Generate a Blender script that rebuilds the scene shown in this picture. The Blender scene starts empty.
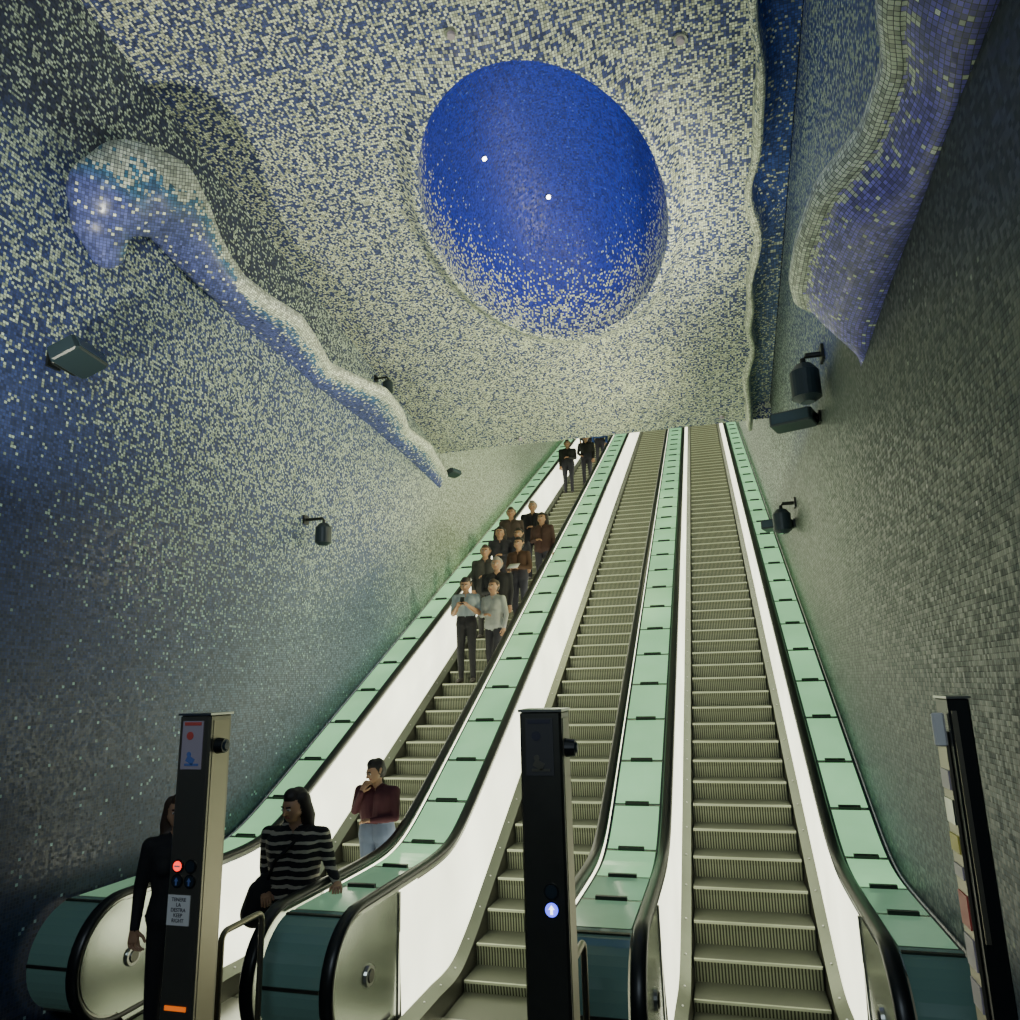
import bpy, math, random
import numpy as np
from mathutils import Vector, Matrix
random.seed(4); rng=np.random.default_rng(5)
SC=bpy.context.scene
COL=SC.collection
# ------------------------------------------------------------------ helpers
def link(o,parent=None):
    COL.objects.link(o)
    if parent is not None: o.parent=parent
    return o
def empty(name,loc=(0,0,0)):
    e=bpy.data.objects.new(name,None); e.empty_display_size=.2; e.location=loc
    return link(e)
def mesh_obj(name,verts,faces,mat=None,parent=None,smooth=False,mats=None,midx=None):
    me=bpy.data.meshes.new(name)
    me.from_pydata([tuple(map(float,v)) for v in verts],[],[tuple(map(int,f)) for f in faces]); me.update()
    for m in (mats or ([mat] if mat else [])): me.materials.append(m)
    if midx is not None:
        me.polygons.foreach_set('material_index',np.array(midx,dtype=np.int32))
    if smooth: me.polygons.foreach_set('use_smooth',[True]*len(me.polygons))
    o=bpy.data.objects.new(name,me); link(o,parent); return o
class MB:
    """mesh builder with several materials"""
    def __init__(s): s.v=[];s.f=[];s.m=[];s.mats=[]
    def mi(s,mat):
        if mat not in s.mats: s.mats.append(mat)
        return s.mats.index(mat)
    def add(s,vs,fs,mat):
        o=len(s.v); s.v+= [tuple(v) for v in vs]; k=s.mi(mat)
        for f in fs: s.f.append(tuple(i+o for i in f)); s.m.append(k)
    def box(s,c,d,mat,R=None,bev=0.0):
        c=Vector(c); hx,hy,hz=[q/2 for q in d]
        if bev>0:
            b=min(bev,hx*.9,hy*.9,hz*.9)
            vs=[];fs=[]
            def ring(ix,iy,z): return [(ix,-iy+b,z),(ix,iy-b,z),(ix-b,iy,z),(-ix+b,iy,z),(-ix,iy-b,z),(-ix,-iy+b,z),(-ix+b,-iy,z),(ix-b,-iy,z)]
            for (ix,iy,z) in ((hx-b*.6,hy-b*.6,-hz),(hx,hy,-hz+b*.6),(hx,hy,hz-b*.6),(hx-b*.6,hy-b*.6,hz)): vs+=ring(ix,iy,z)
            for k in range(3):
                for i in range(8):
                    j=(i+1)%8; fs.append((k*8+i,k*8+j,(k+1)*8+j,(k+1)*8+i))
            fs.append(tuple(range(7,-1,-1))); fs.append(tuple(range(24,32)))
        else:
            vs=[(x,y,z) for x in(-hx,hx) for y in(-hy,hy) for z in(-hz,hz)]
            fs=[(0,1,3,2),(4,6,7,5),(0,4,5,1),(2,3,7,6),(0,2,6,4),(1,5,7,3)]
        vs=[Vector(v) for v in vs]
        if R is not None: vs=[R@v for v in vs]
        s.add([v+c for v in vs],fs,mat)
    def cyl(s,a,b,ra,rb,mat,n=20,caps=True):
        a=Vector(a);b=Vector(b);d=(b-a).normalized()
        t=Vector((0,0,1)) if abs(d.z)<.9 else Vector((1,0,0))
        u=d.cross(t).normalized();w=d.cross(u)
        vs=[];fs=[]
        for (p,r) in((a,ra),(b,rb)):
            for i in range(n):
                q=2*math.pi*i/n; vs.append(p+u*math.cos(q)*r+w*math.sin(q)*r)
        for i in range(n):
            j=(i+1)%n; fs.append((i,j,n+j,n+i))
        if caps: fs.append(tuple(range(n-1,-1,-1)));fs.append(tuple(range(n,2*n)))
        s.add(vs,fs,mat)
    def tube(s,pts,r,mat,n=10):
        pts=[Vector(p) for p in pts]; vs=[];fs=[]
        for k,p in enumerate(pts):
            d=(pts[min(k+1,len(pts)-1)]-pts[max(k-1,0)]).normalized()
            t=Vector((1,0,0)) if abs(d.x)<.9 else Vector((0,0,1))
            u=d.cross(t).normalized();w=d.cross(u)
            for i in range(n):
                q=2*math.pi*i/n; vs.append(p+u*math.cos(q)*r+w*math.sin(q)*r)
        for k in range(len(pts)-1):
            for i in range(n):
                j=(i+1)%n; fs.append((k*n+i,k*n+j,(k+1)*n+j,(k+1)*n+i))
        fs.append(tuple(range(n-1,-1,-1)));fs.append(tuple(range((len(pts)-1)*n,len(pts)*n)))
        s.add(vs,fs,mat)
    def obj(s,name,parent=None,smooth=False):
        return mesh_obj(name,s.v,s.f,parent=parent,smooth=smooth,mats=s.mats,midx=s.m)
# ------------------------------------------------------------------ materials
def newmat(name):
    m=bpy.data.materials.new(name); m.use_nodes=True
    nt=m.node_tree; b=nt.nodes['Principled BSDF']; return m,nt,b
def simple(name,col,rough=.5,metal=0,emit=None,es=0,noise=0.0,nscale=8):
    m,nt,b=newmat(name)
    b.inputs['Base Color'].default_value=(*col,1)
    b.inputs['Roughness'].default_value=rough; b.inputs['Metallic'].default_value=metal
    if emit: 
        b.inputs['Emission Color'].default_value=(*emit,1); b.inputs['Emission Strength'].default_value=es
    if noise:
        tc=nt.nodes.new('ShaderNodeTexCoord'); n=nt.nodes.new('ShaderNodeTexNoise'); n.inputs['Scale'].default_value=nscale
        n.inputs['Detail'].default_value=6
        nt.links.new(tc.outputs['Object'],n.inputs['Vector'])
        mr=nt.nodes.new('ShaderNodeMapRange'); mr.inputs['To Min'].default_value=1-noise; mr.inputs['To Max'].default_value=1+noise*.6
        nt.links.new(n.outputs['Fac'],mr.inputs['Value'])
        mx=nt.nodes.new('ShaderNodeVectorMath'); mx.operation='SCALE'; mx.inputs[0].default_value=col
        nt.links.new(mr.outputs[0],mx.inputs['Scale']); nt.links.new(mx.outputs[0],b.inputs['Base Color'])
        if emit:
            mu=nt.nodes.new('ShaderNodeMath'); mu.operation='MULTIPLY'; mu.inputs[1].default_value=es
            nt.links.new(mr.outputs[0],mu.inputs[0]); nt.links.new(mu.outputs[0],b.inputs['Emission Strength'])
    return m
def mosaic(name,size=.035,rough=.3,clump=.35,vmin=.5,vmax=1.4,grout=(.05,.06,.09),gw=.14):
    m,nt,b=newmat(name); N=nt.nodes.new; L=nt.links.new
    uv=N('ShaderNodeUVMap'); uv.uv_map='UVMap'
    sc=N('ShaderNodeVectorMath');sc.operation='SCALE';sc.inputs['Scale'].default_value=1/size; L(uv.outputs[0],sc.inputs[0])
    fl=N('ShaderNodeVectorMath');fl.operation='FLOOR';L(sc.outputs[0],fl.inputs[0])
    fr=N('ShaderNodeVectorMath');fr.operation='FRACTION';L(sc.outputs[0],fr.inputs[0])
    wn=N('ShaderNodeTexWhiteNoise');wn.noise_dimensions='2D';L(fl.outputs[0],wn.inputs['Vector'])
    sep=N('ShaderNodeSeparateColor');L(wn.outputs['Color'],sep.inputs[0])
    cn=N('ShaderNodeTexNoise');cn.noise_dimensions='2D';cn.inputs['Scale'].default_value=.33;cn.inputs['Detail'].default_value=2;L(fl.outputs[0],cn.inputs['Vector'])
    at=N('ShaderNodeAttribute');at.attribute_name='frac'
    ad=N('ShaderNodeMath');ad.operation='MULTIPLY_ADD';ad.inputs[1].default_value=clump;ad.inputs[2].default_value=-clump/2
    L(cn.outputs['Fac'],ad.inputs[0])
    su=N('ShaderNodeMath');su.operation='ADD';L(ad.outputs[0],su.inputs[0]);L(wn.outputs['Value'],su.inputs[1])
    lt=N('ShaderNodeMath');lt.operation='LESS_THAN';L(su.outputs[0],lt.inputs[0]);L(at.outputs['Fac'],lt.inputs[1])
    cd=N('ShaderNodeAttribute');cd.attribute_name='cd'
    cp=N('ShaderNodeAttribute');cp.attribute_name='cp'
    mx=N('ShaderNodeMix');mx.data_type='RGBA';L(lt.outputs[0],mx.inputs['Factor']);L(cd.outputs['Color'],mx.inputs['A']);L(cp.outputs['Color'],mx.inputs['B'])
    mr=N('ShaderNodeMapRange');mr.inputs['To Min'].default_value=vmin;mr.inputs['To Max'].default_value=vmax;L(sep.outputs[1],mr.inputs['Value'])
    vs=N('ShaderNodeVectorMath');vs.operation='SCALE';L(mx.outputs['Result'],vs.inputs[0]);L(mr.outputs[0],vs.inputs['Scale'])
    sx=N('ShaderNodeSeparateXYZ');L(fr.outputs[0],sx.inputs[0])
    mn=N('ShaderNodeMath');mn.operation='MINIMUM';L(sx.outputs[0],mn.inputs[0]);L(sx.outputs[1],mn.inputs[1])
    g=N('ShaderNodeMath');g.operation='LESS_THAN';g.inputs[1].default_value=gw;L(mn.outputs[0],g.inputs[0])
    m2=N('ShaderNodeMix');m2.data_type='RGBA';L(g.outputs[0],m2.inputs['Factor']);L(vs.outputs[0],m2.inputs['A']);m2.inputs['B'].default_value=(*grout,1)
    L(m2.outputs['Result'],b.inputs['Base Color'])
    r2=N('ShaderNodeMapRange');r2.inputs['To Min'].default_value=rough*.7;r2.inputs['To Max'].default_value=rough*1.4;L(sep.outputs[2],r2.inputs['Value'])
    L(r2.outputs[0],b.inputs['Roughness'])
    return m
M_CEIL=mosaic('mosaic_ceiling',.0235,.55,.25)
M_WALL=mosaic('mosaic_wall',.0235,.42,.35)
M_RWALL=mosaic('mosaic_wall_plain',.026,.5,.1,.78,1.22,(.02,.03,.035),.17)
M_FIN=mosaic('mosaic_relief',.026,.38,.3)
M_STEEL=simple('brushed_steel',(.45,.46,.42),.3,1,noise=.15,nscale=3)
M_DSTEEL=simple('dark_steel',(.13,.13,.11),.35,.9,noise=.2)
M_BLACK=simple('black_rubber',(.008,.010,.010),.35)
M_DARK=simple('dark_plastic',(.014,.026,.036),.4)
M_LIT=simple('lit_balustrade_glass',(.8,.85,.72),.3,0,(1,1,.76),2.6,noise=.4,nscale=1.3)
M_DECK=simple('green_frosted_glass',(.46,.70,.46),.14,0,(.42,.95,.46),.72,noise=.45,nscale=1.1)
M_GGLASS=simple('green_newel_glass',(.10,.20,.18),.1,0,(.3,.6,.5),.03)
M_FLOOR=simple('floor_stone',(.06,.065,.065),.3,noise=.3)
M_WHITE=simple('white_sign',(.75,.75,.72),.5)
M_RED=simple('red_lamp',(.5,.02,.02),.4,0,(1,.03,.02),2.5)
M_BLUE=simple('blue_lamp',(.1,.1,.6),.4,0,(.10,.12,1),2.6)
M_BULB=simple('lamp_glow',(1,1,1),.4,0,(1,1,1),12)
M_TREAD=simple('tread_metal',(.10,.11,.08),.5,.4)
def step_mat():
    m,nt,b=newmat('escalator_step_metal');N=nt.nodes.new;L=nt.links.new
    g=N('ShaderNodeNewGeometry');s=N('ShaderNodeSeparateXYZ');L(g.outputs['Position'],s.inputs[0])
    mu=N('ShaderNodeMath');mu.operation='MULTIPLY';mu.inputs[1].default_value=1/.026;L(s.outputs[0],mu.inputs[0])
    fr=N('ShaderNodeMath');fr.operation='FRACT';L(mu.outputs[0],fr.inputs[0])
    lt=N('ShaderNodeMath');lt.operation='LESS_THAN';lt.inputs[1].default_value=.5;L(fr.outputs[0],lt.inputs[0])
    mx=N('ShaderNodeMix');mx.data_type='RGBA';L(lt.outputs[0],mx.inputs['Factor']);mx.inputs['A'].default_value=(.25,.27,.18,1);mx.inputs['B'].default_value=(.03,.034,.025,1)
    L(mx.outputs['Result'],b.inputs['Base Color']);b.inputs['Metallic'].default_value=.4;b.inputs['Roughness'].default_value=.45
    return m
M_STEP=step_mat()
M_EDGE=simple('step_edge',(.42,.45,.32),.4,.3)
# ------------------------------------------------------------------ geometry constants
TAN=.5384; Y0=6.69; YT=33.0
CX=[.08,-1.82,-3.72]; XL=-4.85; XR=1.17; HC=2.55
def smax(a,b,w): 
    m=max(a,b); return m+w*math.log(math.exp((a-m)/w)+math.exp((b-m)/w))
def smin(a,b,w): return -smax(-a,-b,w)
ZTOP=TAN*(YT-Y0)
def zs(y): return smin(smax(0,TAN*(y-Y0),.06),ZTOP,.06)
def zr(y): return smin(smax(1.10,TAN*y-2.60,.10),ZTOP+1.05,.1)
def zceil(y): return HC+6.52-.173*max(y,0)
# ------------------------------------------------------------------ grid surfaces with mosaic attributes
PALE=np.array([.68,.73,.56]); DBLUE=np.array([.055,.075,.23])
def set_attrs(me,n,frac,cd,cp):
    a=me.attributes.new('frac','FLOAT','POINT'); a.data.foreach_set('value',np.asarray(frac).astype(np.float32).ravel())
    for nm,c in(('cd',cd),('cp',cp)):
        c=np.asarray(c,float).reshape(-1,3); c4=np.concatenate([c,np.ones((n,1))],-1)
        a=me.attributes.new(nm,'FLOAT_COLOR','POINT'); a.data.foreach_set('color',c4.astype(np.float32).ravel())
def set_uv(me,UV):
    uvl=me.uv_layers.new(name='UVMap'); li=np.empty(len(me.loops),dtype=np.int32); me.loops.foreach_get('vertex_index',li)
    uvl.data.foreach_set('uv',np.asarray(UV,float).reshape(-1,2)[li].astype(np.float32).ravel())
def surf(name,P,UV,frac,cd,cp,mat,parent=None,smooth=True,flip=False,keep=None):
    P=np.asarray(P,float); nu,nv=P.shape[:2]
    idx=np.arange(nu*nv).reshape(nu,nv)
    F=np.stack([idx[:-1,:-1],idx[1:,:-1],idx[1:,1:],idx[:-1,1:]],-1)
    if keep is not None:
        k=keep; kk=k[:-1,:-1]|k[1:,:-1]|k[1:,1:]|k[:-1,1:]; F=F[kk]
    F=F.reshape(-1,4)
    if flip: F=F[:,::-1]
    me=bpy.data.meshes.new(name); me.from_pydata(P.reshape(-1,3).tolist(),[],F.tolist()); me.update()
    set_uv(me,UV)
    set_attrs(me,nu*nv,np.broadcast_to(frac,(nu,nv)),np.broadcast_to(np.asarray(cd,float),(nu,nv,3)),np.broadcast_to(np.asarray(cp,float),(nu,nv,3)))
    me.materials.append(mat)
    if smooth: me.polygons.foreach_set('use_smooth',[True]*len(me.polygons))
    o=bpy.data.objects.new(name,me); link(o,parent); return o
def sst(x,a,b):
    t=np.clip((x-a)/(b-a),0,1); return t*t*(3-2*t)
def lerp(a,b,t): 
    t=np.asarray(t)[...,None]; return a*(1-t)+b*t
# ---- left wall
ys=np.arange(-6,36.01,.2); 
def wallgrid(x,ys,ztop,zbot=-.0,n=70):
    P=np.zeros((len(ys),n,3))
    for i,y in enumerate(ys):
        z=np.linspace(zbot,ztop(y),n)
        P[i,:,0]=x;P[i,:,1]=y;P[i,:,2]=z
    return P
def upz(y): return zceil(y) if y<12.85 else 7.4+TAN*(y-12.85)+.35
P=wallgrid(XL,ys,lambda y:upz(y)+.05)
Y,Z=P[...,1],P[...,2]
wav=.35*np.sin(Y*1.1)+.25*np.sin(Y*2.3+1)
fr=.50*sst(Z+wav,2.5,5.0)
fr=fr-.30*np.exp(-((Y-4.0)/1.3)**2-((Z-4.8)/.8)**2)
fr=fr*(1-.40*sst(Z,6.7,7.1)*sst(-Y,-9,-7))  # relief's shadow painted in: fewer pale tiles above it
fr=np.maximum(fr,.40*sst(Y,10,13))
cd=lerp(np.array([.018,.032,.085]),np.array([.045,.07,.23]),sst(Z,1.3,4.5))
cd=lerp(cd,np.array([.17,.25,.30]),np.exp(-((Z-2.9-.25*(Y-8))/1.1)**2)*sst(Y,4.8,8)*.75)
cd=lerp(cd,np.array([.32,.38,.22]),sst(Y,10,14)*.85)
cd=lerp(cd,np.array([.035,.045,.10]),sst(Z,6.6,7.2)*sst(-Y,-11,-8))  # same painted shadow: tile colour darkened to slate above the relief
cp=lerp(np.array([.28,.44,.46]),np.array([.54,.64,.52]),sst(Z,2.5,5.5))
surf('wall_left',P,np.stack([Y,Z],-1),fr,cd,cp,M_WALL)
# ---- right wall
P=wallgrid(XR,ys,lambda y:upz(y)+.25)
Y,Z=P[...,1],P[...,2]
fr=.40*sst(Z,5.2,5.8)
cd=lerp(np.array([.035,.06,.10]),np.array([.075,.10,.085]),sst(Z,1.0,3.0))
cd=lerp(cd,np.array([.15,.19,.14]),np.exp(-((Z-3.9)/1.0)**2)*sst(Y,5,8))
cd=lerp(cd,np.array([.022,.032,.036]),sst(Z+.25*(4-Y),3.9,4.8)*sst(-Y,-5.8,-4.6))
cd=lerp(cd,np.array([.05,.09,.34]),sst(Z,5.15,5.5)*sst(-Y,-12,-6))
cp=lerp(np.array([.18,.22,.17]),np.array([.42,.52,.46]),sst(Z,4.5,6))
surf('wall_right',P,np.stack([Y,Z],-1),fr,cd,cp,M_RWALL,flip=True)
# ---- ceiling with crater
EC=(-1.52,7.55); EA,EB=1.36,2.08
edge=lambda y: .72+.035*np.sin(y*3.1)+.025*np.sin(y*5.3+1)
def ell(X,Y): return np.sqrt(((X-EC[0])/EA)**2+((Y-EC[1])/EB)**2)
yy=np.concatenate([np.linspace(-6,4.6,24),np.linspace(4.65,10.6,160),np.linspace(10.65,12.85,24)])
U=np.linspace(0,1,110)
P=np.zeros((len(yy),len(U),3))
for i,y in enumerate(yy):
    xe=edge(y); P[i,:,0]=XL+(xe-XL)*U; P[i,:,1]=y; P[i,:,2]=zceil(y)
X,Y=P[...,0],P[...,1]; e=ell(X,Y)
P[...,2]+=.002
fr0=lambda X,Y,e: .58-.08*sst(-Y,-8,-4)+.10*np.exp(-((e-1.15)/.15)**2)+.08*sst(Y,9.5,12)
CE=surf('ceiling',P,np.stack([X,Y*1.015],-1),fr0(X,Y,e),DBLUE,PALE,M_CEIL,flip=True,keep=e>1.26)
A=np.linspace(0,2*math.pi,181)
def dz(e): return 1.7*np.sqrt(np.clip(1-e**2.2,0,1))
def polar(name,es,uvmode,frf,cdf,cpf):
    P=np.zeros((len(es),len(A),3))
    for i,q in enumerate(es):
        P[i,:,0]=EC[0]+EA*q*np.cos(A);P[i,:,1]=EC[1]+EB*q*np.sin(A)
        P[i,:,2]=[zceil(v) for v in P[i,:,1]]
        lipz=-.13*math.exp(-((max(q,1)-1.03)/.09)**2)
        P[i,:,2]+=(float(dz(np.array(q))) if q<1 else 0)+lipz
    X,Y=P[...,0],P[...,1];E_=np.broadcast_to(np.array(es)[:,None],X.shape)
    if uvmode=='plan': UV=np.stack([X,Y*1.015],-1)
    else:
        arc=np.cumsum(np.r_[0,np.hypot(np.diff(es)*1.7,np.diff(dz(np.array(es))))])
        al=np.cumsum(np.r_[0,np.hypot(np.diff(EA*np.cos(A)),np.diff(EB*np.sin(A)))])
        UV=np.stack(np.broadcast_arrays(al[None,:]*.93,arc[:,None]),-1)
    Zd=np.broadcast_to(dz(np.array(es))[:,None],X.shape); AA=np.broadcast_to(A[None,:],X.shape)
    surf(name,P,UV,frf(X,Y,E_,Zd,AA),cdf(X,Y,E_,Zd,AA),cpf(X,Y,E_,Zd,AA),M_CEIL,parent=CE,flip=False)
DB2=np.array([.008,.026,.48])
hh=lambda AA: .80+.35*np.sin(AA)
fin=lambda X,Y,E_,Zd,AA: .60*np.clip(1-Zd/hh(AA),0,1)**1.25+.02*(Zd<1.2)
cdi=lambda X,Y,E_,Zd,AA: lerp(DBLUE*.7+DB2*.3,DB2,sst(Zd,0,.6))
cpi=lambda X,Y,E_,Zd,AA: lerp(PALE,np.array([.10,.20,.60]),sst(Zd,.5,1.2))
polar('crater_rim',np.linspace(1.30,1.0,16),'plan',lambda X,Y,E_,Zd,AA: fr0(X,Y,E_),lambda *a:DBLUE,lambda *a:PALE)
polar('crater_wall',np.r_[1.0,.9995,.998,.995,.99,.98,np.linspace(.965,.72,14)],'arc',fin,cdi,cpi)
polar('crater_top',np.linspace(.72,.0,20),'plan',lambda *a:.03,lambda X,*a:DB2,lambda X,*a:np.array([.04,.08,.55]))
for k,(lx,ly) in enumerate(((-2.35,7.80),(-1.72,8.68))):
    ee=float(ell(lx,ly)); lz=zceil(ly)+float(dz(np.array(ee)))-.12
    nrm=Vector((-(lx-EC[0])*.6,-(ly-EC[1])*.5,-1)).normalized(); c=Vector((lx,ly,lz))
    b=MB(); b.cyl(c-nrm*.02,c+nrm*.02,.035,.035,M_STEEL); b.cyl(c+nrm*.02,c+nrm*.026,.029,.029,M_BULB); b.obj('recessed_lamp')
# ceiling edge lip and gutter on the right, fascia at end
yc=np.linspace(-6,12.85,320)
prof=[(0,0),(.0,-.07),(.03,-.12),(.07,-.11),(.09,-.04),(.10,.10),(.13,.25),(.25,.30)]
P=np.zeros((len(yc),len(prof)+1,3))
for i,y in enumerate(yc):
    dr=1+.7*math.sin(y*2.2)+(1.6*math.exp(-((y-12.4)/.5)**2))
    for j,(px,pz) in enumerate(prof):
        P[i,j]=(edge(y)+px*(1+.2*math.sin(y*4)),y,zceil(y)+(pz*dr if pz<0 else pz))
    P[i,-1]=(XR,y,zceil(y)+.30)
s=np.cumsum(np.r_[0,np.hypot(*np.diff(np.array(prof+[(.45,.3)]),axis=0).T)])
fr=np.broadcast_to(np.array([.75,.85,.97,.95,.5,.15,.1,.1,.15]),P.shape[:2])+.25*sst(yc,7,12)[:,None]
cdv=lerp(np.array([.08,.12,.2]),np.array([.05,.10,.42]),np.array([0,0,0,.2,.6,1,1,1,1.]))
cdv=lerp(np.broadcast_to(cdv,P.shape),np.array([.16,.24,.36]),np.broadcast_to(sst(yc,7,11)[:,None]*.7,P.shape[:2]))
surf('trim_ceiling_wave',P,np.stack(np.broadcast_arrays(yc[:,None],s[None,:]),-1),fr,cdv,PALE,M_FIN,flip=True)
P=np.zeros((30,6,3))
for i,x in enumerate(np.linspace(XL,XR,30)):
    for j,z in enumerate(np.linspace(0,.55,6)): P[i,j]=(x,12.85,zceil(12.85)+z)
surf('ceiling_fascia',P,np.stack([P[...,0],P[...,2]],-1),.6,DBLUE,PALE,M_CEIL)
yu=np.linspace(12.85,36,40); P=np.zeros((40,20,3))
for i,y in enumerate(yu): 
    for j,x in enumerate(np.linspace(XL,XR,20)): P[i,j]=(x,y,7.4+TAN*(y-12.85))
surf('ceiling_upper',P,np.stack([P[...,0],P[...,1]],-1),.6,DBLUE,PALE,M_CEIL,flip=True)
for nm,y,z0,z1 in(('wall_back',-6,0,10),('wall_far',36,0,22)):
    P=np.zeros((20,20,3))
    for i,x in enumerate(np.linspace(XL,XR,20)):
        for j,z in enumerate(np.linspace(z0,z1,20)): P[i,j]=(x,y,z)
    surf(nm,P,np.stack([P[...,0],P[...,2]],-1),.3,DBLUE,PALE,M_WALL)
mesh_obj('floor',[(XL,-6,0),(XR,-6,0),(XR,36,0),(XL,36,0)],[(0,1,2,3)],M_FLOOR)
mesh_obj('floor_upper',[(XL,YT+.4,ZTOP),(XR,YT+.4,ZTOP),(XR,36,ZTOP),(XL,36,ZTOP)],[(0,1,2,3)],M_FLOOR)
# ---- wavy reliefs
RPALE=np.array([.80,.85,.72])
def relief(name,xw,sgn,Ys,A,ZR,ZB,n=340,purple=False):
    yl=np.linspace(Ys[0],Ys[-1],n)
    def sm(v,kk=.018):
        d=np.interp(yl,Ys,v); k=max(3,int(n*kk)); ker=np.hanning(2*k+1);ker/=ker.sum()
        return np.convolve(np.pad(d,k,mode='edge'),ker,'valid')
    a=sm(A);zr_=sm(ZR);zb=sm(ZB,.008)
    a=a*np.sqrt(np.clip((yl-yl[0])/(.25 if purple else .5),0,1))
    if purple: a=a*np.sqrt(np.clip((yl[-1]-yl)/.3,0,1))
    S=22; P=np.zeros((n,S,3)); UV=np.zeros((n,S,2)); fr=np.zeros((n,S)); cdv=np.zeros((n,S,3))
    for i in range(n):
        pts=[]
        r=min(.10,a[i]*.45+.005)
        for q in np.linspace(0,1,12): 
            pts.append((max(a[i]-r,0)*q, zb[i]+(zr_[i]-r-zb[i])*q**1.8))
        for q in np.linspace(-80,100,7): pts.append((max(a[i]-r,0)+r*math.cos(math.radians(q)),zr_[i]+r*math.sin(math.radians(q))))
        t0=pts[-1]
        for q in(.35,.7,1.0): pts.append((t0[0]*(1-q),t0[1]+.10*q))
        pts=np.array(pts); s=np.cumsum(np.r_[0,np.hypot(*np.diff(pts,axis=0).T)])
        P[i,:,0]=xw+sgn*pts[:,0];P[i,:,1]=yl[i];P[i,:,2]=pts[:,1]
        UV[i,:,0]=yl[i];UV[i,:,1]=s-s[14]
        if purple: fr[i]=np.interp(np.arange(S),[0,8,10,11,13,17,21],[.02,.05,.22,.6,1.2,1.2,.5])
        else: fr[i]=np.interp(np.arange(S),[0,6,9,11,13,17,21],[.05,.10,.30,.65,1.1,1.1,.7])
        c0=np.array([.19,.15,.66]) if purple else np.array([.09,.11,.36])
        c1=np.array([.34,.30,.80]) if purple else np.array([.08,.24,.40])
        w=np.clip((np.arange(S)-7)/5,0,1); cdv[i]=lerp(c0,c1,w)
    return surf(name,P,UV,fr,cdv,RPALE,M_FIN,flip=(sgn<0))
FINL=relief('wave_relief_sculpture',XL,1,
  [5.55,5.8,6.0,6.5,6.95,7.5,8.17,8.7,9.2,10.0,10.66,11.4,12.4,12.8],
  [.40,.42,.42,.47,.56,.44,.27,.42,.60,.50,.31,.40,.22,.18],
  [6.76,6.72,6.68,6.66,6.66,6.66,6.62,6.62,6.62,6.6,6.55,6.5,6.45,6.4],
  [6.66,6.62,6.57,6.52,6.50,6.48,6.42,6.42,6.42,6.4,6.35,6.3,6.2,6.15])
relief('wave_relief_sculpture',XR,-1,
  [-2,-1,0,1,2,2.6,2.86,3.2,3.66,4.1,4.6,5.13,5.5,5.66],
  [.3,.35,.25,.38,.35,.36,.34,.25,.27,.45,.50,.50,.42,.20],
  [5.25]*12+[5.22,5.18],
  [4.95,4.95,4.95,4.95,4.93,4.92,4.92,4.92,4.88,4.86,4.84,4.80,4.76,4.76],purple=True)
def rc_mesh(a,b,ra,rb,n=12,m=5):
    a=Vector(a);b=Vector(b);d=b-a
    if d.length<1e-5: d=Vector((0,0,1e-4)); b=a+d
    dn=d.normalized(); t=Vector((0,0,1)) if abs(dn.z)<.9 else Vector((1,0,0))
    u=dn.cross(t).normalized();w=dn.cross(u)
    rings=[]
    for i in range(1,m+1):
        q=math.pi/2*i/m; rings.append((a-dn*ra*math.cos(q),ra*math.sin(q)))
    for i in range(m,0,-1):
        q=math.pi/2*i/m; rings.append((b+dn*rb*math.cos(q),rb*math.sin(q)))
    vs=[a-dn*ra];fs=[]
    for c,r in rings:
        for i in range(n):
            q=2*math.pi*i/n; vs.append(c+u*math.cos(q)*r+w*math.sin(q)*r)
    vs.append(b+dn*rb); L_=len(vs)-1
    for i in range(n):
        j=(i+1)%n; fs.append((0,1+j,1+i))
        for k in range(len(rings)-1): fs.append((1+k*n+i,1+k*n+j,1+(k+1)*n+j,1+(k+1)*n+i))
        fs.append((L_,1+(len(rings)-1)*n+i,1+(len(rings)-1)*n+j))
    return vs,fs
# bulbous hooked head of the left wave
hook=[((-4.77,4.62,6.22),.15),((-4.71,4.48,6.40),.24),((-4.63,4.48,6.62),.34),((-4.58,4.64,6.80),.39),((-4.58,4.95,6.95),.37),((-4.63,5.27,6.92),.32),((-4.67,5.56,6.83),.27),((-4.68,5.85,6.74),.235),((-4.67,6.15,6.69),.20),((-4.68,6.5,6.66),.13)]
vs=[];fs=[]
for (p0,r0),(p1,r1) in zip(hook[:-1],hook[1:]):
    v,f=rc_mesh(p0,p1,r0,r1,32,10); o=len(vs); vs+=v; fs+=[tuple(i+o for i in q) for q in f]
tmp=mesh_obj('tmp',vs,fs); md=tmp.modifiers.new('r','REMESH');md.mode='VOXEL';md.voxel_size=.022
m2=tmp.modifiers.new('s','SMOOTH');m2.iterations=14;m2.factor=.6
me=bpy.data.meshes.new_from_object(tmp.evaluated_get(bpy.context.evaluated_depsgraph_get())); bpy.data.objects.remove(tmp)
n=len(me.vertices);co=np.empty(n*3,np.float32);me.vertices.foreach_get('co',co);co=co.reshape(-1,3)
no=np.array([tuple(v.normal) for v in me.vertices])
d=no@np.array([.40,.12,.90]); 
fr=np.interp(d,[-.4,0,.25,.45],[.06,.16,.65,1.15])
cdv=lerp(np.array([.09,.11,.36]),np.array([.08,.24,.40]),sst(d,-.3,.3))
UV=np.stack([co@np.array([.71,.70,0]),co@np.array([.44,-.45,.77])],-1)
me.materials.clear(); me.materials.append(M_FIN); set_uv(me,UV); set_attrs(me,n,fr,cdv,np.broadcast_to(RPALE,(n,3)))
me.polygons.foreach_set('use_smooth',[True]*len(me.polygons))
link(bpy.data.objects.new('hook_head',me),FINL)
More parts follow.
